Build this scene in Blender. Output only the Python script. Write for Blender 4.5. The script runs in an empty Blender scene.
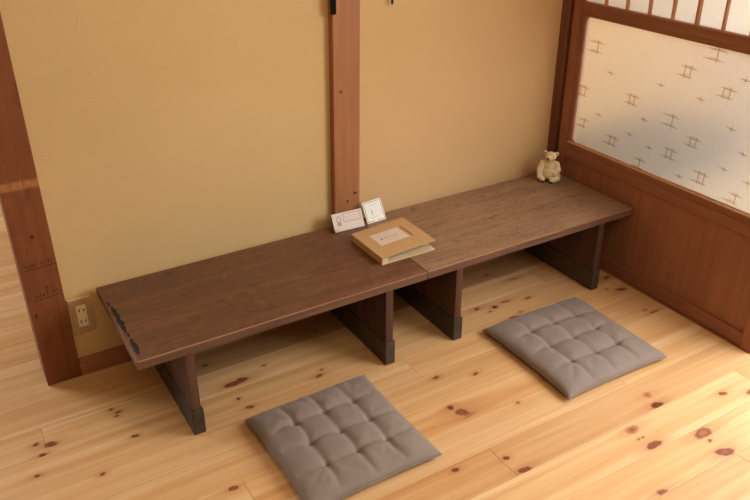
import bpy, bmesh, math, random
import numpy as np
from mathutils import Vector, Matrix, noise as mnoise

random.seed(7)
rng = np.random.default_rng(11)
S = bpy.context.scene
COL = S.collection

# ------------------------------------------------------------------ helpers
def srgb(r, g, b):
    def f(c):
        c /= 255.0
        return c / 12.92 if c <= 0.04045 else ((c + 0.055) / 1.055) ** 2.4
    return (f(r), f(g), f(b), 1.0)

def link(name, me, mats, parent=None, loc=(0, 0, 0), rot=(0, 0, 0)):
    o = bpy.data.objects.new(name, me)
    COL.objects.link(o)
    o.location = loc
    o.rotation_euler = rot
    if parent is not None:
        o.parent = parent
    if me is not None and mats is not None:
        for m in (mats if isinstance(mats, (list, tuple)) else [mats]):
            me.materials.append(m)
    return o

def bm_obj(name, bm, mats, parent=None, loc=(0, 0, 0), rot=(0, 0, 0), smooth=False):
    me = bpy.data.meshes.new(name)
    bm.normal_update()
    bm.to_mesh(me)
    bm.free()
    if smooth:
        me.polygons.foreach_set('use_smooth', [True] * len(me.polygons))
    return link(name, me, mats, parent, loc, rot)

def empty(name, loc, rz=0.0):
    o = bpy.data.objects.new(name, None)
    o.empty_display_size = 0.05
    COL.objects.link(o)
    o.location = loc
    o.rotation_euler = (0, 0, rz)
    return o

def tag(o, label, cat, group=None):
    o['label'] = label
    o['category'] = cat
    if group:
        o['group'] = group
    return o

def struct(o):
    o['kind'] = 'structure'
    return o

def box(bm, x0, x1, y0, y1, z0, z1, bevel=0.0, seg=2, mat=0, M=None):
    """add an axis aligned (optionally bevelled) box to bm"""
    t = bmesh.new()
    vs = [t.verts.new((x, y, z)) for z in (z0, z1) for y in (y0, y1) for x in (x0, x1)]
    for f in ((0, 2, 3, 1), (4, 5, 7, 6), (0, 1, 5, 4), (2, 6, 7, 3), (0, 4, 6, 2), (1, 3, 7, 5)):
        t.faces.new([vs[i] for i in f])
    bmesh.ops.recalc_face_normals(t, faces=t.faces)
    if bevel > 0:
        bmesh.ops.bevel(t, geom=list(t.edges), offset=bevel, segments=seg, profile=0.5, affect='EDGES')
    merge(bm, t, mat, M)

def merge(bm, t, mat=None, M=None):
    if M is not None:
        t.transform(M)
    mp = {}
    for v in t.verts:
        mp[v] = bm.verts.new(v.co)
    for f in t.faces:
        try:
            n = bm.faces.new([mp[v] for v in f.verts])
            n.material_index = f.material_index if mat is None else mat
            n.smooth = f.smooth
        except ValueError:
            pass
    t.free()

def ellipsoid(bm, c, r, M=None, u=20, v=12, mat=0):
    t = bmesh.new()
    bmesh.ops.create_uvsphere(t, u_segments=u, v_segments=v, radius=1.0)
    bmesh.ops.scale(t, vec=Vector(r), verts=t.verts)
    if M is not None:
        t.transform(M)
    bmesh.ops.translate(t, vec=Vector(c), verts=t.verts)
    for f in t.faces:
        f.smooth = True
    merge(bm, t, mat)

def stroke(bm, p, q, w, n, mat=0, th=0.0004, taper=0.0):
    """thin raised ink/etch stroke from p to q lying on a surface of normal n"""
    p, q, n = Vector(p), Vector(q), Vector(n).normalized()
    d = q - p
    if d.length < 1e-6:
        return
    s = d.normalized().cross(n) * (w / 2)
    if taper > 0:
        m0, m1 = p + d * 0.35, p + d * 0.65
        ring = [p, m0 + s, m1 + s, q, m1 - s, m0 - s]
    else:
        ring = [p + s, q + s, q - s, p - s]
    lo = [bm.verts.new(v) for v in ring]
    hi = [bm.verts.new(v + n * th) for v in ring]
    k = len(ring)
    fs = [bm.faces.new(hi), bm.faces.new(lo[::-1])]
    for i in range(k):
        fs.append(bm.faces.new((lo[i], lo[(i + 1) % k], hi[(i + 1) % k], hi[i])))
    for f in fs:
        f.material_index = mat

# ------------------------------------------------------------------ materials
class NT:
    def __init__(self, name):
        self.m = bpy.data.materials.new(name)
        self.m.use_nodes = True
        self.t = self.m.node_tree
        self.t.nodes.clear()
        self.out = self.n('ShaderNodeOutputMaterial')
        self.b = self.n('ShaderNodeBsdfPrincipled')
        self.l(self.b.outputs[0], self.out.inputs[0])
    def n(self, typ, **kw):
        nd = self.t.nodes.new(typ)
        for k, v in kw.items():
            setattr(nd, k, v)
        return nd
    def l(self, a, b):
        self.t.links.new(a, b)
    def val(self, sock, v):
        if hasattr(v, 'is_output'):
            self.l(v, sock)
        else:
            sock.default_value = v
    def math(self, op, a, b=0.0, c=0.0, clamp=False):
        nd = self.n('ShaderNodeMath', operation=op, use_clamp=clamp)
        for i, v in enumerate((a, b, c)):
            self.val(nd.inputs[i], v)
        return nd.outputs[0]
    def coord(self, which='Object', scale=(1, 1, 1), loc=(0, 0, 0), rot=(0, 0, 0), src=None):
        if src is None:
            src = self.n('ShaderNodeTexCoord').outputs[which]
        mp = self.n('ShaderNodeMapping')
        self.l(src, mp.inputs[0])
        mp.inputs['Scale'].default_value = scale
        mp.inputs['Location'].default_value = loc
        mp.inputs['Rotation'].default_value = rot
        return mp.outputs[0]
    def noise(self, vec, scale, detail=4, rough=0.55, dist=0.0, dim='3D', w=0.0):
        nd = self.n('ShaderNodeTexNoise', noise_dimensions=dim)
        self.l(vec, nd.inputs['Vector'])
        nd.inputs['Scale'].default_value = scale
        nd.inputs['Detail'].default_value = detail
        nd.inputs['Roughness'].default_value = rough
        nd.inputs['Distortion'].default_value = dist
        if dim == '4D':
            self.val(nd.inputs['W'], w)
        return nd.outputs['Fac']
    def ramp(self, fac, stops, interp='LINEAR'):
        nd = self.n('ShaderNodeValToRGB')
        nd.color_ramp.interpolation = interp
        el = nd.color_ramp.elements
        while len(el) < len(stops):
            el.new(0.5)
        for e, (p, c) in zip(el, stops):
            e.position = p
            e.color = c if len(c) == 4 else (*c, 1)
        self.l(fac, nd.inputs[0])
        return nd.outputs[0]
    def mix(self, fac, a, b, blend='MIX'):
        nd = self.n('ShaderNodeMix', data_type='RGBA', blend_type=blend)
        self.val(nd.inputs[0], fac)
        self.val(nd.inputs[6], a)
        self.val(nd.inputs[7], b)
        return nd.outputs[2]
    def maprange(self, v, a, b, c=0.0, d=1.0, smooth=False):
        nd = self.n('ShaderNodeMapRange')
        if smooth:
            nd.interpolation_type = 'SMOOTHSTEP'
        self.val(nd.inputs[0], v)
        for i, x in enumerate((a, b, c, d)):
            nd.inputs[i + 1].default_value = x
        return nd.outputs[0]
    def bump(self, h, strength=0.2, dist=0.002):
        nd = self.n('ShaderNodeBump')
        nd.inputs['Strength'].default_value = strength
        nd.inputs['Distance'].default_value = dist
        self.l(h, nd.inputs['Height'])
        self.l(nd.outputs[0], self.b.inputs['Normal'])
    def set(self, **kw):
        for k, v in kw.items():
            self.val(self.b.inputs[k.replace('_', ' ')], v)

BW = lambda v: (v, v, v, 1)

def simple(name, col, rough=0.6, nscale=0, namt=0.15, **kw):
    N = NT(name)
    if nscale:
        f = N.noise(N.coord(), nscale, 4)
        dark = tuple(c * (1 - namt) for c in col[:3]) + (1,)
        lite = tuple(min(1, c * (1 + namt)) for c in col[:3]) + (1,)
        N.set(Base_Color=N.ramp(f, [(0.3, dark), (0.7, lite)]))
    else:
        N.set(Base_Color=col)
    N.set(Roughness=rough, **kw)
    return N.m

def wood(name, dark, mid, lite, axis='x', rough=0.5, fine=1.0, contrast=1.0, bump=0.15, spec=0.4, extra=None, offs=(0, 0, 0)):
    """figured wood whose grain runs along one local axis"""
    N = NT(name)
    st = {'x': (1.2, 22, 22), 'y': (22, 1.2, 22), 'z': (22, 22, 1.2)}[axis]
    st2 = {'x': (6, 260, 260), 'y': (260, 6, 260), 'z': (260, 260, 6)}[axis]
    a = N.noise(N.coord(scale=st, loc=offs), 1.0 * fine, 5, 0.6, 0.6)
    b = N.noise(N.coord(scale=st2), 1.0 * fine, 3, 0.6)
    c = N.noise(N.coord(scale=(3, 3, 3), loc=offs), 1.3, 3)
    f = N.math('ADD', N.math('MULTIPLY', a, 0.62), N.math('ADD', N.math('MULTIPLY', b, 0.2), N.math('MULTIPLY', c, 0.18)))
    w = 0.2 / contrast
    col = N.ramp(f, [(0.5 - w, dark), (0.5, mid), (0.5 + w, lite)])
    if extra:
        col = extra(N, col)
    N.set(Base_Color=col, Roughness=N.maprange(b, 0.3, 0.7, rough - 0.06, rough + 0.08), Specular_IOR_Level=spec)
    N.bump(N.math('ADD', N.math('MULTIPLY', b, 0.6), N.math('MULTIPLY', a, 0.4)), bump, 0.001)
    return N.m

# ---- plaster wall
def plaster(name, c0, c1, c2):
    N = NT(name)
    big = N.noise(N.coord(), 1.7, 3)
    gr = N.noise(N.coord(), 300, 4, 0.75)
    spk = N.noise(N.coord(), 160, 2, 0.7)
    col = N.ramp(big, [(0.3, c0), (0.7, c1)])
    col = N.mix(N.maprange(gr, 0.35, 0.65, 0.0, 0.42), col, c2)
    col = N.mix(N.maprange(spk, 0.68, 0.78, 0.0, 0.35), col, srgb(232, 200, 150))
    N.set(Base_Color=col, Roughness=0.95, Specular_IOR_Level=0.1)
    N.bump(gr, 0.6, 0.0016)
    return N.m
M_PLASTER = plaster('ochre_plaster', srgb(218, 183, 129), srgb(226, 191, 138), srgb(192, 157, 104))
M_PLASTERR = plaster('ochre_plaster_warmer', srgb(219, 179, 128), srgb(227, 188, 138), srgb(192, 150, 102))


# ---- pine floor (per plank random + knot attributes on the mesh)
N = NT('knotty_pine_boards')
at_p = N.n('ShaderNodeAttribute', attribute_name='plank').outputs['Fac']
at_k = N.n('ShaderNodeAttribute', attribute_name='knot').outputs['Fac']
at_h = N.n('ShaderNodeAttribute', attribute_name='halo').outputs['Fac']
at_w = N.n('ShaderNodeAttribute', attribute_name='warp').outputs['Fac']
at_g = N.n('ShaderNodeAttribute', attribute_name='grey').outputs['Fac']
tc = N.n('ShaderNodeTexCoord').outputs['Object']
sep = N.n('ShaderNodeSeparateXYZ'); N.l(tc, sep.inputs[0])
cmb = N.n('ShaderNodeCombineXYZ')
N.l(N.math('ADD', N.math('MULTIPLY', sep.outputs[0], 0.9), N.math('MULTIPLY', at_p, 37.0)), cmb.inputs[0])
N.l(N.math('ADD', sep.outputs[1], at_w), cmb.inputs[1])
N.l(N.math('MULTIPLY', at_p, 11.0), cmb.inputs[2])
g1 = N.noise(N.coord(src=cmb.outputs[0], scale=(0.8, 26, 1)), 1.0, 4, 0.55, 0.8)
g2 = N.noise(N.coord(src=cmb.outputs[0], scale=(3.0, 190, 1)), 1.0, 3, 0.6, 0.3)
g3 = N.noise(N.coord(src=cmb.outputs[0], scale=(0.5, 8, 1)), 1.0, 2)
f = N.math('ADD', N.math('MULTIPLY', g1, 0.55), N.math('ADD', N.math('MULTIPLY', g2, 0.18), N.math('MULTIPLY', g3, 0.27)))
col = N.ramp(f, [(0.26, srgb(192, 132, 82)), (0.41, srgb(215, 164, 109)), (0.56, srgb(228, 185, 133)), (0.72, srgb(241, 213, 168))])
tint = N.ramp(at_p, [(0.0, srgb(214, 190, 172)), (0.35, srgb(236, 224, 212)), (0.7, BW(0.96)), (1.0, srgb(255, 250, 242))])
col = N.mix(0.6, col, tint, 'MULTIPLY')
col = N.mix(N.math('MULTIPLY', at_h, 0.6), col, srgb(176, 108, 64))
kc = N.ramp(at_k, [(0.0, srgb(172, 108, 66)), (0.5, srgb(140, 78, 46)), (0.8, srgb(104, 54, 32)), (1.0, srgb(70, 36, 22))])
col = N.mix(N.maprange(at_k, 0.0, 0.45, 0.0, 1.0), col, kc)
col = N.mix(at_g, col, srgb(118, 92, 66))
N.set(Base_Color=col, Roughness=N.maprange(g2, 0.3, 0.7, 0.32, 0.44), Specular_IOR_Level=0.5)
N.bump(g2, 0.06, 0.0006)
M_FLOOR = N.m

# ---- dark table wood, worn arris, chipped end
def scuffs(N, col):
    s = N.noise(N.coord(scale=(5, 60, 60)), 1.5, 4, 0.7)
    col = N.mix(N.maprange(s, 0.55, 0.70, 0, 0.6), col, srgb(58, 39, 28))
    d = N.noise(N.coord(scale=(9, 12, 12)), 2.2, 5, 0.7)
    col = N.mix(N.maprange(d, 0.54, 0.70, 0, 0.55), col, srgb(66, 44, 32))
    q = N.noise(N.coord(scale=(1, 1, 1), loc=(4, 1, 0)), 38, 5, 0.75)
    col = N.mix(N.maprange(q, 0.56, 0.70, 0, 0.5), col, srgb(60, 38, 27))
    return N.mix(N.maprange(q, 0.44, 0.30, 0, 0.35), col, srgb(164, 122, 92))

M_TOP = wood('walnut_brown_tabletop', srgb(84, 54, 39), srgb(108, 71, 51), srgb(136, 94, 69), 'x', 0.36, 1.6, .75, 0.10, 0.45, scuffs)
M_TOPR = wood('walnut_brown_tabletop_sheen', srgb(114, 87, 66), srgb(146, 113, 87), srgb(174, 138, 108), 'x', 0.36, 1.6, .75, 0.10, 0.45, scuffs, offs=(3, 1, 2))  # right top: pale sheen from the door glass put into the base colour
M_WORN = wood('worn_table_arris', srgb(128, 86, 58), srgb(164, 114, 78), srgb(190, 140, 100), 'x', 0.45, 2.0)
M_EDGE = wood('tabletop_edge', srgb(78, 53, 39), srgb(108, 75, 55), srgb(132, 95, 70), 'x', 0.5, 2.0)
M_LEG = wood('dark_leg_panel', srgb(58, 36, 26), srgb(84, 53, 38), srgb(108, 70, 50), 'z', 0.55, 1.3)
M_FOOT = wood('dark_leg_foot', srgb(46, 36, 28), srgb(66, 52, 40), srgb(88, 70, 54), 'y', 0.5, 1.3)
M_CHIP = simple('chipped_black_gouge', srgb(22, 20, 16), 0.8, 300, 0.5)

# ---- red brown posts and door wood
def post_marks(N, col):
    tc = N.n('ShaderNodeTexCoord').outputs['Object']
    sp = N.n('ShaderNodeSeparateXYZ'); N.l(tc, sp.inputs[0])
    n = N.noise(N.coord(scale=(160, 20, 14)), 1.0, 4, 0.7)
    band = N.math('SUBTRACT', 1.0, N.maprange(N.math('ABSOLUTE', N.math('SUBTRACT', sp.outputs[2], 0.652)), 0.006, 0.017, 0, 1, True))
    m = N.math('MULTIPLY', band, N.maprange(n, 0.36, 0.5, 0, 1))
    col = N.mix(N.math('MULTIPLY', m, 0.8), col, srgb(190, 126, 76))
    n2 = N.noise(N.coord(scale=(120, 20, 22), loc=(3, 0, 1)), 1.0, 4, 0.7)
    zone = N.math('SUBTRACT', 1.0, N.maprange(N.math('ABSOLUTE', N.math('SUBTRACT', sp.outputs[2], 0.70)), 0.08, 0.16, 0, 1, True))
    left = N.maprange(sp.outputs[0], -0.05, 0.01, 1, 0, True)
    m2 = N.math('MULTIPLY', N.math('MULTIPLY', zone, left), N.maprange(n2, 0.56, 0.66, 0, 1))
    col = N.mix(N.math('MULTIPLY', m2, 0.6), col, srgb(172, 112, 70))
    n3 = N.noise(N.coord(scale=(14, 14, 7)), 2.0, 5, 0.7)
    col = N.mix(N.maprange(n3, 0.52, 0.68, 0, 0.5), col, srgb(86, 44, 28))
    n4 = N.noise(N.coord(scale=(220, 60, 30), loc=(1, 2, 3)), 1.0, 3, 0.7)
    col = N.mix(N.maprange(n4, 0.66, 0.74, 0, 0.35), col, srgb(176, 120, 80))
    return col
M_POSTL = wood('red_brown_post', srgb(108, 60, 33), srgb(132, 75, 42), srgb(152, 91, 53), 'z', 0.55, 1.0, 0.9, 0.1, 0.3, post_marks)
M_POSTC = wood('orange_brown_post', srgb(146, 92, 57), srgb(168, 111, 70), srgb(186, 130, 86), 'z', 0.55, 1.0, 0.8, 0.08, 0.3)
M_POSTR = wood('jamb_wood', srgb(96, 58, 42), srgb(116, 70, 50), srgb(136, 86, 62), 'z', 0.55)
M_BASE = wood('baseboard_wood', srgb(138, 84, 54), srgb(162, 102, 66), srgb(182, 120, 80), 'x', 0.55)
M_DOORZ = wood('door_wood_upright', srgb(128, 79, 56), srgb(150, 95, 67), srgb(170, 113, 81), 'z', 0.45, 1.2, 0.9)
M_DOORY = wood('door_wood_rail', srgb(126, 77, 54), srgb(146, 92, 65), srgb(164, 108, 78), 'y', 0.45, 1.2, 0.9)
M_PANEL = wood('door_veneer_panel', srgb(132, 82, 57), srgb(152, 98, 69), srgb(170, 114, 81), 'z', 0.42, 1.6, 0.7)
M_BAR = wood('lattice_bar_wood', srgb(164, 112, 76), srgb(190, 136, 94), srgb(206, 156, 112), 'z', 0.5)
M_BEAD = wood('pale_glazing_edge', srgb(180, 130, 88), srgb(206, 160, 116), srgb(222, 182, 138), 'y', 0.5)
M_KNOT = simple('post_knot', srgb(70, 34, 18), 0.6, 200, 0.3)
M_INK = simple('pen_ink', srgb(52, 26, 20), 0.7)

# ---- glass and shoji paper
N = NT('pebbled_frosted_glass')
peb = N.noise(N.coord(), 260, 2, 0.5)
N.set(Base_Color=N.ramp(N.noise(N.coord(), 330, 2, 0.8), [(0.35, (.80, .77, .73, 1)), (0.65, (1, .985, .955, 1))]), Roughness=0.28, IOR=1.25, Transmission_Weight=1.0, Specular_IOR_Level=0.5)
bp_ = N.n('ShaderNodeBump'); bp_.inputs['Strength'].default_value = 0.6; bp_.inputs['Distance'].default_value = 0.001
N.l(peb, bp_.inputs['Height']); N.l(bp_.outputs[0], N.b.inputs['Normal'])
tr = N.n('ShaderNodeBsdfTranslucent'); tr.inputs[0].default_value = srgb(246, 240, 230)
mx = N.n('ShaderNodeMixShader'); mx.inputs[0].default_value = 0.14
N.l(N.b.outputs[0], mx.inputs[1]); N.l(tr.outputs[0], mx.inputs[2]); N.l(mx.outputs[0], N.out.inputs[0])
M_GLASS = N.m
N = NT('etched_glass_motif')
tp = N.n('ShaderNodeBsdfTransparent'); tp.inputs[0].default_value = (.84, .76, .66, 1)
N.l(tp.outputs[0], N.out.inputs[0])
M_ETCH = N.m
N = NT('white_shoji_paper')
fib = N.noise(N.coord(scale=(40, 60, 60)), 3, 4, 0.7)
N.set(Base_Color=N.ramp(fib, [(0.3, srgb(236, 230, 218)), (0.7, srgb(244, 239, 228))]), Roughness=0.9, Specular_IOR_Level=0.1)
tr = N.n('ShaderNodeBsdfTranslucent'); tr.inputs[0].default_value = srgb(246, 242, 234)
mx = N.n('ShaderNodeMixShader'); mx.inputs[0].default_value = 0.6
N.l(N.b.outputs[0], mx.inputs[1]); N.l(tr.outputs[0], mx.inputs[2]); N.l(mx.outputs[0], N.out.inputs[0])
M_PAPER = N.m

# ---- fabric, card, plastics
N = NT('taupe_cotton')
wv = N.noise(N.coord(scale=(1, 1, 1)), 900, 2, 0.6)
bl = N.noise(N.coord(), 9, 3)
col = N.ramp(bl, [(0.3, srgb(136, 118, 106)), (0.7, srgb(146, 128, 115))])
col = N.mix(N.maprange(wv, 0.3, 0.7, 0, 0.25), col, srgb(116, 100, 90))
N.set(Base_Color=col, Roughness=0.75, Specular_IOR_Level=0.25, Sheen_Weight=0.15, Sheen_Roughness=0.5)
N.bump(wv, 0.15, 0.0005)
M_FAB = N.m
M_THREAD = simple('dark_taupe_thread', srgb(84, 72, 64), 0.8)
M_KRAFT = simple('kraft_board', srgb(198, 160, 112), 0.75, 260, 0.06, Specular_IOR_Level=0.25)
M_KRAFTE = simple('kraft_board_edge', srgb(222, 188, 140), 0.8, 260, 0.06)
M_PAGE = simple('grey_album_leaf', srgb(204, 184, 150), 0.6, 200, 0.05)
M_LABEL = simple('pale_label', srgb(222, 204, 188), 0.7, 200, 0.03)
M_CARDP = simple('pinkish_white_card', srgb(226, 208, 196), 0.6, 200, 0.02)
M_CARDW = simple('white_card', srgb(240, 234, 226), 0.6, 200, 0.02)
M_PRINT = simple('grey_print', srgb(120, 104, 94), 0.7)
M_PRINTL = simple('pale_grey_print', srgb(178, 160, 148), 0.7)
N = NT('clear_plastic'); N.set(Base_Color=(1, 1, 1, 1), Roughness=0.05, Transmission_Weight=1.0, IOR=1.3); M_CLEAR = N.m
M_PLATE = simple('taupe_outlet_plate', srgb(176, 144, 108), 0.4)
M_PLATER = simple('beige_plate_rim', srgb(230, 194, 142), 0.35)
M_SOCK = simple('cream_socket', srgb(232, 210, 170), 0.4)
M_SLOT = simple('dark_slot', srgb(30, 22, 16), 0.8)
N = NT('cream_bear_fur')
fr = N.noise(N.coord(), 420, 3, 0.7)
fb = N.noise(N.coord(), 55, 3)
N.set(Base_Color=N.ramp(fb, [(0.3, srgb(222, 196, 156)), (0.7, srgb(240, 222, 188))]), Roughness=0.7, Specular_IOR_Level=0.25)
N.bump(fr, 0.5, 0.001)
M_BEAR = N.m
M_BLACK = simple('black_brown_nose', srgb(34, 26, 20), 0.4)
M_IRON = simple('black_iron', srgb(20, 19, 17), 0.85, 60, 0.2, Specular_IOR_Level=0.1)
M_LEAF = simple('dark_leaf', srgb(52, 36, 14), 0.6)
M_CONC = simple('grey_entry_floor', srgb(196, 176, 148), 0.6, 30, 0.1)
M_HALLW = simple('cream_hall_wall', srgb(234, 192, 130), 0.9, 6, 0.03)
M_HALLD = simple('grey_hall_wall', srgb(226, 214, 196), 0.9, 6, 0.03)
M_STEP = wood('dark_hall_step', srgb(40, 30, 22), srgb(56, 42, 31), srgb(74, 56, 42), 'x', 0.5)

# ------------------------------------------------------------------ key dimensions
YW = 0.080       # wall plane
YP = 0.067       # left post / baseboard front
H = 0.300        # table height
XD = 1.670       # door face

# ------------------------------------------------------------------ floor
KN = [  # x, y, half length, half width, strength
    (1.064, -0.993, .020, .014, .55), (1.069, -1.067, .022, .012, .9), (1.224, -1.105, .026, .018, .6),
    (1.212, -1.186, .026, .015, .7), (1.210, -0.955, .024, .011, .95), (1.222, -0.908, .016, .012, .4),
    (1.215, -1.135, .006, .005, .9), (1.066, -1.030, .004, .003, .9),
    (.703, -.957, .016, .010, .9), (.689, -.897, .008, .007, .95), (.700, -.684, .022, .015, .6), (.684, -.650, .012, .010, .8),
    (.712, -.705, .030, .007, .35), (.730, -.511, .010, .007, .9), (.190, -.214, .032, .012, .95), (.214, -.206, .014, .007, .9),
    (.183, -.343, .013, .008, .6), (.168, -.290, .006, .005, .95), (.446, -.291, .005, .004, .95), (.425, -.315, .012, .007, .85),
    (.300, -.176, .006, .004, .9), (.238, -.710, .010, .008, .8), (.546, -.862, .010, .007, .95), (-.350, -.206, .020, .010, .8),
    (-.385, -.186, .010, .007, .8), (-.170, -.143, .006, .005, .95), (-.154, -.165, .008, .005, .95), (-.163, -.180, .005, .004, .9),
    (-.141, -.293, .010, .006, .9), (-.404, -.313, .008, .005, .9), (-.377, -.240, .012, .008, .9), (-.255, -.395, .008, .006, .9),
    (.846, -.559, .009, .006, .95), (1.605, -.602, .016, .007, .9), (1.585, -.576, .006, .004, .9), (1.620, -.430, .022, .008, .85), (1.575, -.402, .006, .004, .8),
    (1.640, -.340, .022, .008, .7), (1.600, -.318, .008, .004, .7), (1.286, -.298, .012, .006, .8), (1.159, -.372, .018, .008, .85),
    (1.199, -.356, .006, .004, .8), (1.144, -.284, .013, .008, .95), (1.080, -.262, .012, .007, .9), (1.110, -.300, .006, .004, .9), (1.200, -.275, .018, .007, .6),
    (.500, -.070, .006, .004, .9), (.528, -.085, .007, .005, .9), (.140, -.080, .012, .007, .9), (1.260, -.090, .012, .005, .8), (1.33, -.165, .03, .006, .5),
    (-.292, .42, .012, .008, .8), (-.318, .68, .02, .008, .7), (1.42, -1.02, .013, .008, .7), (1.50, -1.06, .02, .01, .6), (.95, -1.20, .02, .01, .6),
    (.40, -1.0, .01, .01, .7), (1.05, -1.03, .004, .003, .9), (.868, -.735, .005, .005, .8), (.02, -.62, .012, .008, .7),
]
ROW0, RW = -0.124, 0.120
JOINTS = {-3: [.695], -7: [.672], -1: [-.36, 1.42], 0: [.085, 1.9], -4: [-.75, 1.25], -5: [.05, 1.9], -6: [1.208], -8: [-.1, 1.55], -9: [.55], -10: [1.232], -2: [.9], 1: [-.6]}
X0, X1 = -2.4, 1.72
vx = []; faces = []; A_p = []; A_k = []; A_h = []; A_w = []; A_g = []
def nz(x, y, s, seed):
    return mnoise.noise(Vector((x * s, y * s, seed)))
base = 0
for r in range(-26, 25):
    ya = ROW0 + r * RW + (0 if r else 0)
    if r == -1:
        pass
    yb = ya + RW
    js = JOINTS.get(r)
    if js is None:
        o = rng.uniform(X0, X0 + 1.9)
        js = [o, o + 1.9, o + 3.8]
    xs = [X0] + [j for j in js if X0 + .1 < j < X1 - .1] + [X1]
    fine_row = (-1.46 < ya) and (yb < 0.13)
    for a, b in zip(xs[:-1], xs[1:]):
        pr = float(rng.uniform(0.15, 1.0))
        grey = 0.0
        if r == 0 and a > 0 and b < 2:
            pr, grey = 0.12, 0.30  # greyer plank, with shade under the tables partly put into its colour
        if r == 0 and a < 0:
            pr = 0.75
        if r == -3 and b < .7: pr = 0.55
        if r == -2 and a < .5 and a > -.5: pr = 0.5
        if fine_row:
            xa, xb_ = a + .0005, b - .0005
            inner = np.arange(max(xa, -.62) + .004, min(xb_, 1.72) - .002, .003) if xb_ > -.62 else np.array([])
            gx = np.concatenate([[xa, xa + .0012], inner[inner > xa + .003] if len(inner) else [], [xb_ - .0012, xb_]])
            gx = np.unique(np.round(gx, 5))
            gy = np.concatenate([[ya + .0003, ya + .0016], np.linspace(ya + .004, yb - .004, 40), [yb - .0016, yb - .0003]])
        else:
            gx = np.array([a + .0005, a + .0017, b - .0017, b - .0005])
            gy = np.array([ya + .0003, ya + .0016, yb - .0016, yb - .0003])
        GX, GY = np.meshgrid(gx, gy, indexing='xy')
        Z = np.zeros_like(GX)
        Z[0, :] = Z[-1, :] = -.0004
        Z[:, 0] = Z[:, -1] = -.0004
        K = np.zeros_like(GX); HL = np.zeros_like(GX); W = np.zeros_like(GX)
        for i, (kx, ky, la, lb, s) in enumerate(KN):
            if not (ya - .02 <= ky <= yb + .02) or not (a - .1 < kx < b + .1) or not (ya <= ky < yb):
                continue
            dx, dy = GX - kx, GY - ky
            la, lb = la * 1.12, lb * 1.08
            ang = (i * 1.7) % 0.5 - 0.25
            ex = (dx * math.cos(ang) + dy * math.sin(ang)) / la
            ey = (-dx * math.sin(ang) + dy * math.cos(ang)) / lb
            th = np.arctan2(ey, ex)
            wob = 1 + .16 * np.sin(2 * th + i) + .07 * np.sin(3 * th + 2.3 * i) + .05 * np.sin(7 * th + i)
            rad = np.sqrt(ex ** 2 + ey ** 2) / wob
            K = np.maximum(K, np.clip((1.10 - rad) / .40, 0, 1) * s * .9 * (0.80 + .20 * np.cos(rad * 5 + i)))
            HL = np.maximum(HL, np.exp(-((dx / (la * 2.4)) ** 2 + (dy / (lb * 1.7)) ** 2)) * min(1, s + .1))
            W += np.sign(dy) * lb * .8 * np.exp(-((dx / (la * 2.8)) ** 2)) * np.exp(-np.abs(dy) / (lb * 2.6)) * -1
        ny, nx = GX.shape
        vx.append(np.stack([GX.ravel(), GY.ravel(), Z.ravel()], 1))
        idx = base + np.arange(nx * ny).reshape(ny, nx)
        faces.append(np.stack([idx[:-1, :-1].ravel(), idx[:-1, 1:].ravel(), idx[1:, 1:].ravel(), idx[1:, :-1].ravel()], 1))
        base += nx * ny
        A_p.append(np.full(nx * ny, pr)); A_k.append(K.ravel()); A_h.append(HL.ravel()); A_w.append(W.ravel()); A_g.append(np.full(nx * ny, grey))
V = np.concatenate(vx).astype(np.float32); F = np.concatenate(faces).astype(np.int32)
# solid slab under the boards
sb = np.array([(X0, -3.3, -.001), (X1, -3.3, -.001), (X1, 2.8, -.001), (X0, 2.8, -.001), (X0, -3.3, -.06), (X1, -3.3, -.06), (X1, 2.8, -.06), (X0, 2.8, -.06)], np.float32)
nb = len(V)
V = np.concatenate([V, sb])
F = np.concatenate([F, np.array([(0, 1, 2, 3), (7, 6, 5, 4), (0, 4, 5, 1), (1, 5, 6, 2), (2, 6, 7, 3), (3, 7, 4, 0)], np.int32) + nb])
me = bpy.data.meshes.new('floor')
me.vertices.add(len(V)); me.vertices.foreach_set('co', V.ravel())
me.loops.add(F.size); me.loops.foreach_set('vertex_index', F.ravel())
me.polygons.add(len(F))
me.polygons.foreach_set('loop_start', np.arange(0, F.size, 4, dtype=np.int32))
me.polygons.foreach_set('loop_total', np.full(len(F), 4, np.int32))
me.update(calc_edges=True); me.validate()
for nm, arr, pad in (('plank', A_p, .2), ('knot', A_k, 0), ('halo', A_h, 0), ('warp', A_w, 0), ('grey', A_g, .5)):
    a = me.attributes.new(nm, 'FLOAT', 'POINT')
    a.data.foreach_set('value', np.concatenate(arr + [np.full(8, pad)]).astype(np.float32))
struct(link('floor', me, M_FLOOR))

# ------------------------------------------------------------------ walls, posts, baseboard
bm = bmesh.new(); box(bm, -.26, .745, YW, YW + .09, 0, 2.35)
struct(bm_obj('wall_back', bm, M_PLASTER))
bm = bmesh.new(); box(bm, .745, 1.80, YW, YW + .09, 0, 2.35)
struct(bm_obj('wall_back_right', bm, M_PLASTERR))
bm = bmesh.new(); box(bm, -.205, .70, YP, YW + .002, 0, .058, .0015)
box(bm, .795, 1.668, YP, YW + .002, 0, .058, .0015)
box(bm, .69, .80, YP, YW + .002, 0, .058, .0015)
struct(bm_obj('baseboard_back', bm, M_BASE))

bm = bmesh.new(); box(bm, -2.4, 4.2, -2.9, 2.8, 2.35, 2.42)
struct(bm_obj('ceiling', bm, simple('pale_board_ceiling', srgb(196, 170, 132), .9, 4, .08)))
# left post, origin on its axis
bm = bmesh.new(); box(bm, -.050, .050, 0, .105, 0, 2.35, .0022)
post = struct(bm_obj('trim_1', bm, M_POSTL, loc=(-.2555, YP, 0)))
post['label'] = 'red-brown wooden post left of the bench with pencilled height marks'
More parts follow.
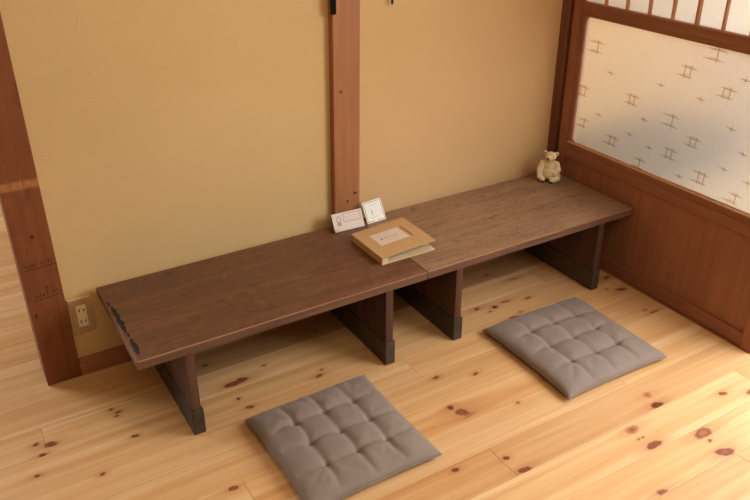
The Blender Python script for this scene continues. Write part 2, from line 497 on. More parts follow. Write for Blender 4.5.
# knot, pencil height marks
bm = bmesh.new()
ellipsoid(bm, (.0025, 0.0, .497), (.0058, .0007, .0062))
ellipsoid(bm, (-.0355, 0.0, .248), (.004, .0006, .010))
bm_obj('knot', bm, M_KNOT, post, smooth=True)
bm = bmesh.new()
nf = (0, -1, 0)
def scribble(bm, x0, x1, z0, z1, h, n, w, seed, skip=()):
    rr = random.Random(seed)
    for i in range(n):
        if i in skip:
            continue
        cx = x0 + (x1 - x0) * (i + .5) / n
        cz = z0 + (z1 - z0) * (i + .5) / n
        g = (x1 - x0) / n * .30
        pts = [(cx + rr.uniform(-g, g), cz + rr.uniform(0, h)) for _ in range(4)]
        for (a, b), (c, d) in zip(pts[:-1], pts[1:]):
            stroke(bm, (a, 0.0003, b), (c, 0.0003, d), w, nf, th=.0005)
stroke(bm, (-.038, .0003, .3975), (.044, .0003, .4015), .0022, nf, th=.0005)
scribble(bm, -.034, .040, .404, .4085, .012, 9, .0022, 3, skip=(4,))
stroke(bm, (-.034, .0003, .2945), (-.020, .0003, .2965), .0021, nf, th=.0005)
stroke(bm, (-.016, .0003, .2965), (.044, .0003, .3035), .0021, nf, th=.0005)
scribble(bm, -.034, .040, .301, .310, .012, 8, .0023, 8, skip=(0, 4))
stroke(bm, (.0085, .0003, .309), (.0085, .0003, .332), .0020, nf, th=.0005)
stroke(bm, (.0075, .0003, .333), (.013, .0003, .336), .0040, nf, th=.0005)
o = bm_obj('pencil_mark', bm, M_INK, post)
o['label'] = 'two pencilled lines with small illegible writing'

# centre post
bm = bmesh.new(); box(bm, -.0485, .0485, 0, .10, 0, 2.35, .0025)
cpost = struct(bm_obj('trim_2', bm, M_POSTC, loc=(.734, .0535, 0), rot=(0, .0165, 0)))
cpost['label'] = 'orange-brown wooden post in the middle of the plaster wall'
bm = bmesh.new()
ellipsoid(bm, (-.0225, 0, .762), (.0042, .0006, .0055))
ellipsoid(bm, (.000, 0, .377), (.0045, .0006, .0055))
ellipsoid(bm, (.030, 0, .402), (.008, .0006, .0045))
bm_obj('knot', bm, M_KNOT, cpost, smooth=True)

# black strip hanging on the post corner and a dark leaf tip
bm = bmesh.new()
box(bm, -.0080, .0095, -.007, 0, 0, .30, .0012)
tag(bm_obj('hanging_strip', bm, M_IRON, loc=(.7025, .0535, 1.004), rot=(0, .0165, 0)),
    'narrow black strip fixed to the left edge of the middle wooden post', 'strip')
bm = bmesh.new()
prev = None
for i in range(15):
    t = i / 14
    w = .0004 + .013 * math.sin(math.pi * min(1, t * .62 + .02)) ** .55
    z = t * .26; y = -.016 + .014 * t
    cx = .004 * math.sin(t * 2.5) + .006 * t
    ring = [bm.verts.new((cx - w, y, z)), bm.verts.new((cx, y - .0018, z)), bm.verts.new((cx + w, y, z)), bm.verts.new((cx, y + .0012, z))]
    if prev:
        for k in range(4):
            bm.faces.new((prev[k], prev[(k + 1) % 4], ring[(k + 1) % 4], ring[k]))
    else:
        bm.faces.new(ring[::-1])
    prev = ring
bm.faces.new(prev)
tag(bm_obj('hanging_leaf', bm, M_LEAF, loc=(.9225, YW + .0005, 1.010), smooth=True),
    'dark pointed leaf hanging on the plaster wall right of the middle post', 'leaf')

# ------------------------------------------------------------------ sliding door and jamb
bm = bmesh.new(); box(bm, XD - .002, XD + .075, .040, YW + .005, 0, 2.35, .002)
box(bm, XD + .012, XD + .075, .020, .041, 0, 2.35, .001)
j = struct(bm_obj('trim_3', bm, M_POSTR)); j['label'] = 'dark wooden jamb between the plaster wall and the sliding door'
bm = bmesh.new(); box(bm, XD - .006, XD + .09, -2.9, .04, -.03, .0012, .0004)
struct(bm_obj('trim_4', bm, M_BASE))

DY0, DY1 = .0225, -.935   # door edges
door = struct(empty('door_1', (XD, 0, 0)))
door['label'] = 'sliding wooden door with patterned frosted glass and slatted top'
D = lambda x: x           # local x from door face
ZG0, ZG1, ZR, ZT = .444, .917, .962, 1.72
bm = bmesh.new(); box(bm, 0, .032, -.0150, DY0, .002, ZT + .06, .0015)
bm_obj('stile', bm, M_DOORZ, door)
bm = bmesh.new(); box(bm, -.003, .032, DY1, -.8935, .002, ZT + .06, .0015)
bm_obj('stile', bm, M_DOORZ, door)
yl, yr = -.0150, -.8935
bm = bmesh.new(); box(bm, .001, .031, yr, yl, .005, .0545, .0012); bm_obj('bottom_rail', bm, M_DOORY, door)
# middle rail with stepped moulding and pale glazing edge
bm = bmesh.new()
box(bm, .001, .031, yr, yl, .377, .4155, .0018)
box(bm, .0035, .029, yr, yl, .4150, .4375, .0018)
bm_obj('middle_rail', bm, M_DOORY, door)
bm = bmesh.new()
box(bm, .001, .031, yr, yl, .931, ZR, .0018)
box(bm, .0035, .029, yr, yl, ZG1 - .001, .932, .0018)
bm_obj('upper_rail', bm, M_DOORY, door)
bm = bmesh.new(); box(bm, .001, .031, yr, yl, ZT, ZT + .05, .0018); bm_obj('top_rail', bm, M_DOORY, door)
bm = bmesh.new(); box(bm, .010, .020, yr, yl, .05, .380); 
bm_obj('lower_panel', bm, M_PANEL, door)

# rounded glazing frame (inner moulding with rounded corners) + pane
def rounded(y0, y1, z0, z1, r, n=8):
    pts = []
    for (cy, cz, a0) in ((y1 - r, z1 - r, 0), (y0 + r, z1 - r, 90), (y0 + r, z0 + r, 180), (y1 - r, z0 + r, 270)):
        for k in range(n + 1):
            a = math.radians(a0 + 90 * k / n)
            pts.append((cy + r * math.cos(a), cz + r * math.sin(a)))
    return pts
gy0, gy1 = -.872, -.0365
inn = rounded(gy0, gy1, ZG0, ZG1 - .004, .018)
outer = []
for (y, z) in inn:     # push each point out to the frame rectangle
    oy = yl if y > (gy1 - .0185) else (yr if y < gy0 + .0185 else y)
    oz = ZG1 if z > ZG1 - .0225 else (.4370 if z < ZG0 + .0185 else z)
    outer.append((oy, oz))
def ring_solid(bm, A, B, xa, xb):
    n = len(A)
    fa = [bm.verts.new((xa, *p)) for p in A]; fb = [bm.verts.new((xa, *p)) for p in B]
    ba = [bm.verts.new((xb, *p)) for p in A]; bb = [bm.verts.new((xb, *p)) for p in B]
    for i in range(n):
        k = (i + 1) % n
        for q in ((fa[i], fb[i], fb[k], fa[k]), (ba[i], ba[k], bb[k], bb[i]), (fa[i], fa[k], ba[k], ba[i]), (fb[i], bb[i], bb[k], fb[k])):
            try: bm.faces.new(q)
            except ValueError: pass
    bmesh.ops.remove_doubles(bm, verts=bm.verts, dist=1e-6)
    bmesh.ops.recalc_face_normals(bm, faces=bm.faces)
bm = bmesh.new(); ring_solid(bm, inn, outer, .006, .026)
bm_obj('glazing_frame', bm, M_DOORZ, door)
# pale bevel strip along the bottom of the glass
bm = bmesh.new(); box(bm, .0022, .0125, yr + .001, yl - .004, .4372, .4440, .001)
bm_obj('glazing_bead', bm, M_BEAD, door)
bm = bmesh.new(); box(bm, .014, .018, gy0 - .010, gy1 + .012, ZG0 - .004, ZG1 - .002)
IG = [(-.587, .887), (-.648, .783), (-.497, .814), (-.295, .671), (-.064, .645), (-.104, .814), (-.235, .502), (-.365, .46), (-.566, .599), (-.484, .534), (-.622, .493), (-.75, .471), (-.468, .644), (-.085, .527), (-.80, .70), (-.83, .86)]
PL = [(-.742, .618), (-.691, .551), (-.78, .536), (-.687, .682), (-.305, .55), (-.395, .53), (-.535, .472), (-.697, .836), (-.559, .743), (-.354, .619), (-.18, .74), (-.15, .58), (-.40, .75)]
ng = (-1, 0, 0)
rr = random.Random(5)
for (y, z) in IG:
    s = rr.uniform(.82, 1.1)
    for (dz, off) in ((.017, .0), (-.014, .010)):
        l0, l1 = rr.uniform(.034, .048) * s, rr.uniform(.028, .042) * s
        stroke(bm, (.0139, y + off + l0, z + dz * s + .001), (.0139, y + off - l1, z + dz * s - .002), .0050, ng, 1, .0006, 1)
        stroke(bm, (.0139, y + off + l0 * .5, z + dz * s + .006), (.0139, y + off - l1 * .6, z + dz * s + .004), .0016, ng, 1, .0005, 1)
    for dy in ((.012, -.010) if rr.random() < .6 else (-.004,)):
        stroke(bm, (.0139, y + dy + .004, z + .030 * s), (.0139, y + dy + .006, z - .026 * s), .0042, ng, 1, .0006, 1)
for (y, z) in PL:
    stroke(bm, (.0139, y + .022, z + .002), (.0139, y - .018, z - .001), .0040, ng, 1, .0006, 1)
    stroke(bm, (.0139, y + .001, z + .013), (.0139, y + .002, z - .012), .0028, ng, 1, .0006, 1)
bm_obj('glass_pane', bm, [M_GLASS, M_ETCH], door)

# slatted top over paper
bm = bmesh.new(); box(bm, .0195, .0215, yr, yl, ZR - .004, ZT + .004); bm_obj('paper_panel', bm, M_PAPER, door)
for i, y in enumerate((-.116, -.211, -.306, -.400, -.492, -.587, -.681, -.776)):
    w = .0052 if i == 4 else .0034
    bm = bmesh.new(); box(bm, .0065, .0190, y - w, y + w, ZR - .003, ZT + .003, .0006)
    bm_obj('lattice_bar', bm, M_BAR, door)
# lintel
bm = bmesh.new(); box(bm, XD - .004, XD + .09, -2.9, .04, ZT + .062, 1.90, .002)
struct(bm_obj('trim_5', bm, M_DOORY))

# entrance hall seen blurred through the glass
bm = bmesh.new(); box(bm, 1.765, 4.2, -3.2, .90, -.16, -.10)
struct(bm_obj('floor_entry', bm, M_CONC))
bm = bmesh.new(); box(bm, 1.80, 4.2, .80, .90, -.10, 2.35)
struct(bm_obj('wall_entry', bm, M_HALLW))
bm = bmesh.new(); box(bm, 1.80, 3.3, .30, .80, -.10, .07, .004)
tag(bm_obj('hall_bench', bm, M_STEP), 'dark low step blurred behind the frosted door glass', 'step')
bm = bmesh.new(); box(bm, 4.1, 4.2, -.7, .80, -.10, 2.35)
struct(bm_obj('wall_right', bm, M_HALLD))

# ------------------------------------------------------------------ low tables
def bevel_top(bm, x0, x1, y0, y1, z0, z1):
    """tabletop: bevelled box, worn arris on the long front edge gets material 1, side faces material 2"""
    t = bmesh.new()
    box(t, x0, x1, y0, y1, z0, z1)
    t.normal_update()
    bmesh.ops.bevel(t, geom=list(t.edges), offset=.0020, segments=2, profile=.5, affect='EDGES')
    t.normal_update()
    for f in t.faces:
        c = f.calc_center_median(); n = f.normal
        if n.z > .98: f.material_index = 0
        elif n.z > .2 and n.y < -.2 and f.calc_area() > 1e-5: f.material_index = 1
        elif abs(n.z) < .98: f.material_index = 2
    merge(bm, t)

def make_table(x0, top_mat, label, lefts):
    W = .8935
    root = empty('low_table', (x0 + W / 2, -.165, 0))
    tag(root, label, 'table', 'low tables along the wall')
    hx = W / 2
    ox = -(x0 + W / 2); oy = .165
    bm = bmesh.new()
    bevel_top(bm, -hx, hx, -.3828 + oy, .0500 + oy, .273, H)
    top = bm_obj('tabletop', bm, [top_mat, M_WORN, M_EDGE], root)
    for lx in lefts:
        l = lx + ox
        bm = bmesh.new()
        box(bm, l + .0038, l + .0300, -.3735 + oy, .030 + oy, .079, .2735, .0015)
        p = bm_obj('leg_panel', bm, M_LEG, root)
        bm = bmesh.new()
        box(bm, l, l + .0350, -.3795 + oy, .036 + oy, .0, .0825, .0030)
        bm_obj('foot', bm, M_FOOT, p)
    return root, top

XL = -.1175
t1, top1 = make_table(XL, M_TOP, 'dark brown low wooden table at left with a chipped left end', (.0017, .6285))
t2, top2 = make_table(.7767, M_TOPR, 'dark brown low wooden table at right, pushed against the sliding door', (.8917, 1.5163))
# chipped left end of the left table: ragged dark gouges with a splintered lip
hx = .8935 / 2
bm = bmesh.new()
rr = random.Random(21)
def gouge(bm, ya, yb, xc, wmax):
    n = int(abs(yb - ya) / .006)
    L, R_ = [], []
    for i in range(n + 1):
        t = i / n
        w = wmax * (math.sin(math.pi * t) ** .35) * rr.uniform(.55, 1.15) + .0006
        y = ya + (yb - ya) * t
        c = xc + rr.uniform(-.0018, .0018)
        L.append((c - w / 2, y)); R_.append((c + w / 2, y))
    for i in range(n):
        q = [L[i], R_[i], R_[i + 1], L[i + 1]]
        hi = [bm.verts.new((a, b, H + .0005)) for a, b in q]
        lo = [bm.verts.new((a, b, H - .001)) for a, b in q]
        bm.faces.new(hi)
        for k in range(4):
            bm.faces.new((hi[(k + 1) % 4], hi[k], lo[k], lo[(k + 1) % 4]))
gouge(bm, -.050 + .165, -.078 + .165, -hx + .008, .007)
gouge(bm, -.080 + .165, -.235 + .165, -hx + .0135, .014)
gouge(bm, -.236 + .165, -.262 + .165, -hx + .0150, .006)
gouge(bm, -.268 + .165, -.352 + .165, -hx + .0150, .013)
bmesh.ops.recalc_face_normals(bm, faces=bm.faces)
bm_obj('chipped_edge', bm, M_CHIP, top1)['label'] = 'black chipped strip along the table end'
bm = bmesh.new()
box(bm, -hx - .0004, -hx + .0042, -.381 + .165, -.07 + .165, H - .012, H + .0006, .0008)
o = bm_obj('worn_lip', bm, wood('worn_end_lip', srgb(84, 54, 40), srgb(122, 80, 56), srgb(156, 106, 76), 'y', .5, 6.0, 1.6), top1)

# ------------------------------------------------------------------ floor cushions
def cushion(loc, rz, sx, sy, label, seed):
    root = empty('floor_cushion', loc, rz)
    tag(root, label, 'cushion', 'floor cushions')
    n = 110
    TX, TY = sx * .238, sy * .230
    tufts = [(a * TX, b * TY) for a in (-1, 0, 1) for b in (-1, 0, 1)]
    rr = random.Random(seed)
    # creases: tuft to neighbouring tuft, tuft to edge
    segs = []
    for a in (-1, 0, 1):
        for b in (-1, 0):
            segs.append((a * TX, b * TY, a * TX, (b + 1) * TY, .0080, .0070))
            segs.append((b * TX, a * TY, (b + 1) * TX, a * TY, .0080, .0070))
    for a in (-1, 0, 1):
        for s in (-1, 1):
            for q in range(3):
                j1, j2 = rr.uniform(-.024, .024), rr.uniform(-.024, .024)
                dpt = rr.uniform(.0075, .0115) if q == 0 else rr.uniform(.0014, .0036)
                j1, j2 = (j1 * .5, j2 * .5) if q == 0 else (j1, j2)
                segs.append((a * TX, s * TY, a * TX + j1 * (1 + q), s * sy * rr.uniform(.36, .49), dpt, .0055))
                segs.append((s * TX, a * TY, s * sx * rr.uniform(.36, .49), a * TY + j2 * (1 + q), dpt, .0055))
    u = np.linspace(-1, 1, n)
    U, Vv = np.meshgrid(u, u, indexing='ij')
    PX = np.sin(U * math.pi / 2 * .88) / math.sin(math.pi / 2 * .88)
    PY = np.sin(Vv * math.pi / 2 * .88) / math.sin(math.pi / 2 * .88)
    ZS = .0185
    bow_x = 1 - .022 * (1 - PY ** 2)
    bow_y = 1 - .022 * (1 - PX ** 2)
    X = PX * sx / 2 * bow_x; Y = PY * sy / 2 * bow_y
    spike = (np.abs(PX) * np.abs(PY)) ** 8
    X = X * (1 + .012 * spike); Y = Y * (1 + .012 * spike)
    ex = np.clip(1 - np.abs(PX) ** 5, 0, 1); ey = np.clip(1 - np.abs(PY) ** 5, 0, 1)
    prof = (ex * ey) ** .42
    Zt = ZS + .034 * prof
    dimp = np.zeros_like(X)
    for (tx, ty) in tufts:
        d2 = (X - tx) ** 2 + (Y - ty) ** 2
        dimp = np.maximum(dimp, .0115 * np.exp(-np.sqrt(d2) / .013) + .0075 * np.exp(-d2 / (2 * .0050 ** 2)))
    cre = np.zeros_like(X)
    for (x0, y0, x1, y1, dep, wid) in segs:
        dx, dy = x1 - x0, y1 - y0
        L2 = dx * dx + dy * dy
        t = np.clip(((X - x0) * dx + (Y - y0) * dy) / L2, 0, 1)
        bend = rr.uniform(-.006, .006) * np.sin(t * math.pi)
        px = x0 + t * dx - dy / math.sqrt(L2) * bend; py = y0 + t * dy + dx / math.sqrt(L2) * bend
        d = np.hypot(X - px, Y - py)
        fade = 1 - .35 * t if abs(x1) > TX * 1.01 or abs(y1) > TY * 1.01 else 1
        cre = np.maximum(cre, dep * fade * (.62 * np.exp(-d / wid) + .55 * np.exp(-(d / (wid * 2.8)) ** 2)))
    wr = np.array([[mnoise.noise(Vector((float(a) * 16, float(b) * 16, seed))) for a, b in zip(ra, rb)] for ra, rb in zip(X, Y)])
    wr2 = np.array([[mnoise.noise(Vector((float(a) * 45, float(b) * 45, seed + 5))) for a, b in zip(ra, rb)] for ra, rb in zip(X, Y)])
    Zt = Zt - (dimp + cre * prof) * np.clip(prof * 1.6, 0, 1) + (wr * .0034 + wr2 * .0011) * prof
    # drooping bottom
    Zb = ZS - (ZS - .0008) * np.clip((ex * ey) * 1.35, 0, 1) ** .45
    Zb = np.maximum(Zb, .0008)
    edge_lift = .0
    verts = np.concatenate([np.stack([X.ravel(), Y.ravel(), Zt.ravel()], 1), np.stack([X.ravel(), Y.ravel(), Zb.ravel()], 1)])
    ii = np.arange(n * n).reshape(n, n)
    top = np.stack([ii[:-1, :-1].ravel(), ii[1:, :-1].ravel(), ii[1:, 1:].ravel(), ii[:-1, 1:].ravel()], 1)
    fs = np.concatenate([top, top[:, ::-1] + n * n])
    me = bpy.data.meshes.new('cover')
    me.from_pydata(verts.tolist(), [], fs.tolist())
    bm = bmesh.new(); bm.from_mesh(me)
    bmesh.ops.remove_doubles(bm, verts=bm.verts, dist=2e-5)
    for f in bm.faces: f.smooth = True
    bm.to_mesh(me); bm.free()
    link('cover', me, M_FAB, root)
    # seam welt running round the edge
    rim = [(X[i, 0], Y[i, 0]) for i in range(n)] + [(X[-1, i], Y[-1, i]) for i in range(1, n)] + [(X[i, -1], Y[i, -1]) for i in range(n - 2, -1, -1)] + [(X[0, i], Y[0, i]) for i in range(n - 2, 0, -1)]
    rim = rim[::2]
    bm = bmesh.new(); rings = []
    for i, (x, y) in enumerate(rim):
        xa, ya_ = rim[i - 1]; xb_, yb_ = rim[(i + 1) % len(rim)]
        t = Vector((xb_ - xa, yb_ - ya_, 0)).normalized(); o = Vector((t.y, -t.x, 0))
        rings.append([bm.verts.new(Vector((x, y, ZS)) + o * math.cos(a) * .0022 + Vector((0, 0, math.sin(a) * .0020))) for a in [k * math.pi / 3 for k in range(6)]])
    for i in range(len(rings)):
        A, B = rings[i], rings[(i + 1) % len(rings)]
        for k in range(6):
            bm.faces.new((A[k], A[(k + 1) % 6], B[(k + 1) % 6], B[k]))
    bmesh.ops.recalc_face_normals(bm, faces=bm.faces)
    bm_obj('seam', bm, M_FAB, root, smooth=True)
    for (tx, ty) in tufts:
        i = np.argmin((X - tx) ** 2 + (Y - ty) ** 2)
        z = float(Zt.ravel()[i])
        bm = bmesh.new()
        ellipsoid(bm, (0, 0, 0), (.0030, .0012, .0010), u=10, v=6)
        bm_obj('tuft_stitch', bm, M_THREAD, root, loc=(tx, ty, z + .0004), rot=(0, 0, rr.uniform(-.4, .4)), smooth=True)
    return root
cushion((.339, -.611, 0), math.radians(0.6), .388, .400, 'taupe tufted square cushion in the foreground, in front of the left table', 3)
cushion((1.202, -.610, 0), math.radians(-1.0), .405, .412, 'taupe tufted square cushion nearer the sliding door, in front of the right table', 9)

# ------------------------------------------------------------------ photo album on the tables
alb = empty('photo_album', (.679, -.276, H))
tag(alb, 'kraft brown photo album with a label window, lying at the join of the tables', 'album')
AW, AD = .1995, .1960
bm = bmesh.new(); box(bm, 0, AW, 0, AD, .0004, .0030, .0005)
bm_obj('back_cover', bm, [M_KRAFTE], alb)
bm = bmesh.new(); box(bm, -.0012, .0022, 0, AD, .0004, .0245, .0008)
bm_obj('spine', bm, M_KRAFT, alb)
# leaves fan from the spine
bm = bmesh.new()
for i in range(4):
    a = math.radians(.1 + i * .34)
    M = Matrix.Translation((.004, 0, .0036 + i * .0019)) @ Matrix.Rotation(-a, 4, 'Y')
    box(bm, 0, AW - .014 - .003 * (i % 3), .004, AD - .005, 0, .0007, 0, M=M)
bm_obj('leaves', bm, M_PAGE, alb)
# binding posts block at the spine
bm = bmesh.new(); box(bm, .002, .022, .002, AD - .002, .0030, .0200, .0004)
bm_obj('binding_strip', bm, M_KRAFTE, alb)
# front cover with window, lifted towards its free edge
ang = math.atan2(.0115, AW)
CM = Matrix.Translation((-.0010, 0, .0215)) @ Matrix.Rotation(-ang, 4, 'Y')
wx0, wx1, wy0, wy1 = .041, .162, .069, .151
def frame_plate(bm, x0, x1, y0, y1, a, b, c, d, z0, z1, M):
    t = bmesh.new()
    O = [(x0, y0), (x1, y0), (x1, y1), (x0, y1)]; I = [(a, c), (b, c), (b, d), (a, d)]
    vo0 = [t.verts.new((*p, z0)) for p in O]; vo1 = [t.verts.new((*p, z1)) for p in O]
    vi0 = [t.verts.new((*p, z0)) for p in I]; vi1 = [t.verts.new((*p, z1)) for p in I]
    for i in range(4):
        k = (i + 1) % 4
        t.faces.new((vo1[i], vo1[k], vi1[k], vi1[i])); t.faces.new((vo0[k], vo0[i], vi0[i], vi0[k]))
        t.faces.new((vo0[i], vo0[k], vo1[k], vo1[i])); t.faces.new((vi1[i], vi1[k], vi0[k], vi0[i]))
    bmesh.ops.recalc_face_normals(t, faces=t.faces)
    merge(bm, t, 0, M)
bm = bmesh.new()
frame_plate(bm, 0, AW + .002, 0, AD, wx0, wx1, wy0, wy1, .0008, .0034, CM)
box(bm, .001, AW + .001, .001, AD - .001, 0, .0009, 0, M=CM)
cov = bm_obj('front_cover', bm, M_KRAFT, alb)
bm = bmesh.new()
box(bm, wx0 + .001, wx1 - .012, wy0 + .001, wy1 - .001, .0009, .0012, 0, M=CM)
lab = bm_obj('title_label', bm, M_LABEL, cov)
bm = bmesh.new()
def cstroke(p, q, w, m=0):
    a = CM @ Vector((*p, .0012)); b = CM @ Vector((*q, .0012))
    stroke(bm, a, b, w, CM.to_3x3() @ Vector((0, 0, 1)), m, .0002)
cstroke((.063, .112), (.069, .112), .007); cstroke((.063, .106), (.067, .106), .004)
rr = random.Random(4)
for i in range(7):
    x = .076 + i * .0075
    for k in range(3):
        cstroke((x + rr.uniform(-.002, .002), .107 + rr.uniform(0, .009)), (x + rr.uniform(-.002, .003), .107 + rr.uniform(0, .009)), .0012)
for i in range(6):
    x = .078 + i * .0072
    cstroke((x, .094 + rr.uniform(0, .002)), (x + .0045, .094 + rr.uniform(0, .003)), .0011)
bm_obj('print', bm, M_PRINTL if False else M_PRINT, lab)

# ------------------------------------------------------------------ cards by the post
def lean_card(name, label, BL, BR, TL, mat, w_border, lip):
    BL, BR, TL = Vector(BL), Vector(BR), Vector(TL)
    ux = (BR - BL); w = ux.length; ux.normalize()
    uz = (TL - BL); uz -= ux * uz.dot(ux); h = uz.length; uz.normalize()
    un = ux.cross(uz).normalized()        # towards the viewer
    if un.y > 0: un = -un
    M = Matrix((( ux.x, -un.x, uz.x, BL.x), (ux.y, -un.y, uz.y, BL.y), (ux.z, -un.z, uz.z, BL.z), (0, 0, 0, 1)))
    return M, w, h
# white card with rounded corners, leaning back
M, w, h = lean_card('c', '', (.7878, -.0030, H + .0006), (.8660, .0030, H + .0006), (.7860, .0350, .3664), None, 0, 0)
root = empty('white_card', (0, 0, 0)); root.matrix_world = M
tag(root, 'small white card with a bordered print, propped right of the post behind the album', 'card')
bm = bmesh.new()
pts = rounded(0, w, 0, h, .005, 5)
f0 = [bm.verts.new((x, 0, z)) for x, z in pts]; b0 = [bm.verts.new((x, .0010, z)) for x, z in pts]
bm.faces.new(f0); bm.faces.new(b0[::-1])
for i in range(len(pts)):
    k = (i + 1) % len(pts); bm.faces.new((f0[i], b0[i], b0[k], f0[k]))
bmesh.ops.recalc_face_normals(bm, faces=bm.faces)
cd = bm_obj('card_face', bm, M_CARDW, root)
bm = bmesh.new(); n_ = (0, -1, 0)
e = .0045
for (p, q) in (((e, e), (w * .40, e)), ((w * .52, e), (w - e, e)), ((w - e, e), (w - e, h - e)), ((w - e, h - e), (e, h - e)), ((e, h - e), (e, e))):
    stroke(bm, (p[0], .0001, p[1]), (q[0], .0001, q[1]), .0016, n_, th=.0003)
rr = random.Random(12)
for i in range(7):
    stroke(bm, (w * (.34 + .06 * i), .0001, h * (.80 + rr.uniform(-.02, .02))), (w * (.37 + .06 * i), .0001, h * (.81 + rr.uniform(-.03, .02))), .0009, n_, th=.0003)
stroke(bm, (w * .38, .0001, h * .58), (w * .36, .0001, h * .36), .0024, n_, th=.0003)
for i in range(8):
    stroke(bm, (w * (.18 + .07 * i), .0001, h * .22), (w * (.21 + .07 * i), .0001, h * (.22 + rr.uniform(-.02, .03))), .0010, n_, th=.0003)
bm_obj('print', bm, M_PRINT, cd)
bm = bmesh.new()   # folded easel leg behind
box(bm, w * .3, w * .7, .001, .0018, .001, h * .7, 0)
bm_obj('backing_strut', bm, M_CARDW, root)

# pinkish folded card
M, w, h = lean_card('c', '', (.6600, -.0020, H + .0006), (.7726, -.0070, H + .0006), (.6603, .0255, .3560), None, 0, 0)
root = empty('folded_card', (0, 0, 0)); root.matrix_world = M
tag(root, 'pinkish wide card with a boxed caption, propped against the foot of the middle post', 'card')
bm = bmesh.new()
box(bm, 0, w, 0, .0010, .0095, h, .0003)
cd = bm_obj('card_face', bm, M_CARDP, root)
bm = bmesh.new()
box(bm, 0, w, -.0016, -.0004, 0, .0100, .0003)
bm_obj('folded_lip', bm, M_CARDP, root)
bm = bmesh.new()
x0, x1, z0, z1 = w * .36, w * .92, h * .46, h * .90
for (p, q) in (((x0, z0), (x1, z0)), ((x1, z0), (x1, z1)), ((x1, z1), (x0, z1)), ((x0, z1), (x0, z0))):
    stroke(bm, (p[0], .0001, p[1]), (q[0], .0001, q[1]), .0012, n_, th=.0003)
rr = random.Random(2)
for row, zz in enumerate((.72, .58)):
    for i in range(9):
        stroke(bm, (x0 + (x1 - x0) * (.08 + .092 * i), .0001, h * zz), (x0 + (x1 - x0) * (.13 + .092 * i), .0001, h * (zz + rr.uniform(-.02, .03))), .0012, n_, th=.0003, mat=1)
# small pale stamp-like motif at the left of the card: a ring, a blank oval and a foot
for k in range(14):
    a0, a1 = k * math.tau / 14, (k + 1) * math.tau / 14
    cx, cz, r = w * .20, h * .66, .0075
    stroke(bm, (cx + r * math.cos(a0), .0001, cz + r * 1.25 * math.sin(a0)), (cx + r * math.cos(a1), .0001, cz + r * 1.25 * math.sin(a1)), .0032, n_, th=.0003, mat=1)
box(bm, w * .13, w * .27, -.0002, .0002, h * .30, h * .50, 0, mat=1)
bm_obj('print', bm, [M_PRINT, M_PRINTL], cd)
bm = bmesh.new()
box(bm, -.006, w * .14, -.003, -.0018, -.0002, .0090, .0003)
bm_obj('clear_holder', bm, M_CLEAR, root)

# ------------------------------------------------------------------ bear figurine
bear = empty('bear_figurine', (1.591, -.021, H), math.radians(-44))
tag(bear, 'small cream polar bear figurine sitting in the corner on the right table', 'figurine')
bm = bmesh.new()
E_ = lambda c, r: ellipsoid(bm, c, r, u=18, v=12)
E_((0, .006, .034), (.034, .030, .034)); E_((0, .002, .060), (.026, .024, .032)); E_((.001, -.004, .082), (.019, .019, .018))
E_((.003, -.008, .098), (.0220, .020, .0180)); E_((-.005, -.027, .0965), (.0110, .012, .0090)); E_((.000, -.018, .099), (.014, .014, .012))
for (x, z) in ((-.0185, .1115), (.0245, .1085)):
    E_((x, -.005, z), (.0078, .0048, .0078))
def limb(pts):
    for (a, ra), (b, rb) in zip(pts[:-1], pts[1:]):
        for k in range(5):
            t = k / 5
            c = [a[i] * (1 - t) + b[i] * t for i in range(3)]
            r = ra * (1 - t) + rb * t
            E_(c, (r, r, r))
    E_(pts[-1][0], (pts[-1][1],) * 3)
limb([((-.024, -.002, .066), .0135), ((-.034, -.010, .042), .0120), ((-.031, -.026, .016), .0105)])
limb([((.026, -.002, .064), .0135), ((.034, -.014, .046), .0125), ((.024, -.030, .034), .0100)])
limb([((.030, .002, .018), .0175), ((.034, -.020, .014), .0135), ((.016, -.038, .011), .0110)])
limb([((-.024, .002, .018), .0160), ((-.026, -.020, .012), .0120), ((-.020, -.034, .0105), .0100)])
E_((.004, -.020, .030), (.022, .016, .022)); E_((0, .032, .014), (.009, .008, .009))
body = bm_obj('body', bm, M_BEAR, bear, smooth=True)
md = body.modifiers.new('r', 'REMESH'); md.mode = 'VOXEL'; md.voxel_size = .0017; md.use_smooth_shade = True
md = body.modifiers.new('s', 'SMOOTH'); md.iterations = 4; md.factor = .5
bm = bmesh.new(); ellipsoid(bm, (-.0075, -.0385, .0985), (.0056, .0034, .0038)); bm_obj('nose', bm, M_BLACK, bear, smooth=True)
for p in ((-.0125, -.0260, .1045), (.0110, -.0262, .1030)):
    bm = bmesh.new(); ellipsoid(bm, p, (.0021, .0018, .0021), u=12, v=8); bm_obj('eye', bm, M_BLACK, bear, smooth=True)
bm = bmesh.new(); stroke(bm, (-.010, -.0390, .0915), (-.002, -.0388, .0915), .0012, (0, -1, 0), th=.0006); bm_obj('mouth', bm, M_BLACK, bear)
for (x, z) in ((-.0185, .1110), (.0245, .1080)):
    bm = bmesh.new(); ellipsoid(bm, (x, -.0095, z), (.0042, .0012, .0042), u=12, v=8)
    bm_obj('inner_ear', bm, simple('ear_brown', srgb(122, 92, 64), .8) if x < 0 else bpy.data.materials['ear_brown'], bear, smooth=True)
for cx, cy, cz in ((-.0315, -.0365, .010), (-.0185, -.0440, .007), (.014, -.0490, .007)):
    bm = bmesh.new()
    for k in (-1, 0, 1):
        ellipsoid(bm, (cx + k * .0042, cy + abs(k) * .001, cz), (.0019, .0034, .0040), u=8, v=6)
    bm_obj('claws', bm, M_BLACK, bear, smooth=True)

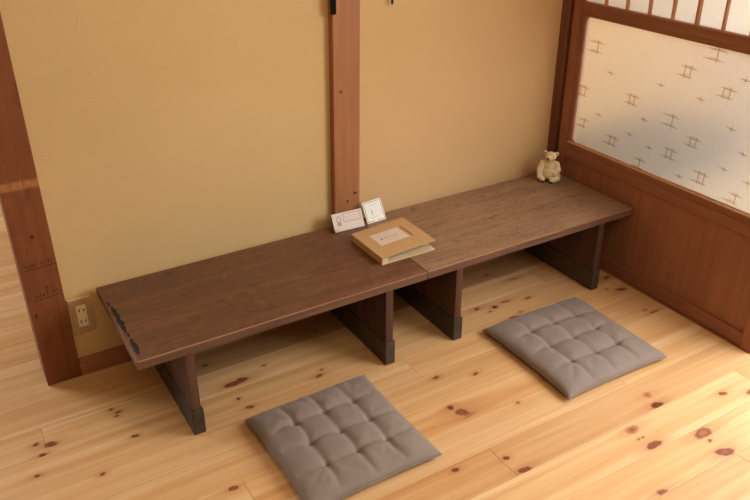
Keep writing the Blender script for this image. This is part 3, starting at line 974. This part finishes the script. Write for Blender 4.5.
# ------------------------------------------------------------------ wall outlet
out = empty('wall_outlet', (-.168, YW, .210))
tag(out, 'taupe wall outlet plate with cream twin socket beside the left post', 'outlet')
bm = bmesh.new(); box(bm, -.034, .034, -.0105, 0, -.0585, .0585, .0020)
bm_obj('plate_rim', bm, M_PLATER, out)
bm = bmesh.new(); box(bm, -.0325, .0315, -.0130, -.009, -.0570, .0560, .0012)
bm_obj('cover_plate', bm, M_PLATE, out)
bm = bmesh.new(); box(bm, -.0145, .0145, -.0155, -.011, -.0370, .0370, .0014)
sk = bm_obj('socket', bm, M_SOCK, out)
for zc in (.019, -.019):
    for xs, hh in ((-.0065, .0048), (.0065, .0038)):
        bm = bmesh.new(); box(bm, xs - .0016, xs + .0016, -.0160, -.0150, zc - hh, zc + hh, .0002)
        bm_obj('slot', bm, M_SLOT, sk)

# ------------------------------------------------------------------ light
w = bpy.data.worlds.new('World'); S.world = w; w.use_nodes = True
bg = w.node_tree.nodes['Background']; bg.inputs[0].default_value = (1.0, .79, .48, 1); bg.inputs[1].default_value = .15
def area(name, loc, target, sx, sy, power, col):
    ld = bpy.data.lights.new(name, 'AREA'); ld.shape = 'RECTANGLE'; ld.size = sx; ld.size_y = sy; ld.energy = power; ld.color = col
    o = bpy.data.objects.new(name, ld); COL.objects.link(o); o.location = loc
    o.rotation_euler = (Vector(target) - Vector(loc)).to_track_quat('-Z', 'Y').to_euler()
    return o
area('daylight_entry', (2.15, -1.68, 1.40), (.75, -.95, .0), 1.45, 1.35, 68, (.91, .96, 1.0))
area('daylight_hall', (4.05, -.45, 1.35), (2.6, .0, .5), 1.3, 1.5, 34, (1.0, .93, .82))
area('daylight_left_room', (-1.9, 2.2, 1.5), (-.6, .4, 0), 1.2, 1.2, 56, (.94, .97, 1.0))
area('overhead_fill', (.2, -1.9, 2.30), (.45, -.9, 0), 2.0, 1.3, 25, (1.0, .82, .56))  # added soft fill from above, no visible source; keeps under-table floor darker

# ------------------------------------------------------------------ camera
cam = bpy.data.cameras.new('Camera'); co = bpy.data.objects.new('Camera', cam); COL.objects.link(co)
yaw, pitch, roll, f = -.5402, -.4882, -.0029, 769.58
cy, sy, cp, sp, cr, sr = math.cos(yaw), math.sin(yaw), math.cos(pitch), math.sin(pitch), math.cos(roll), math.sin(roll)
fwd = Vector((-sy * cp, cy * cp, sp)); right = Vector((cy, sy, 0)); up = right.cross(fwd)
r_ = right * cr + up * sr; u_ = -right * sr + up * cr
co.matrix_world = Matrix(((r_.x, u_.x, -fwd.x, -.4168), (r_.y, u_.y, -fwd.y, -2.0583), (r_.z, u_.z, -fwd.z, 1.4655), (0, 0, 0, 1)))
cam.sensor_width = 36; cam.lens = f / 750 * 36; cam.clip_start = .02
S.camera = co
S.view_settings.view_transform = 'Standard'; S.view_settings.look = 'None'; S.view_settings.gamma = 1
S.view_settings.use_curve_mapping = False; S.view_settings.exposure = 0.0
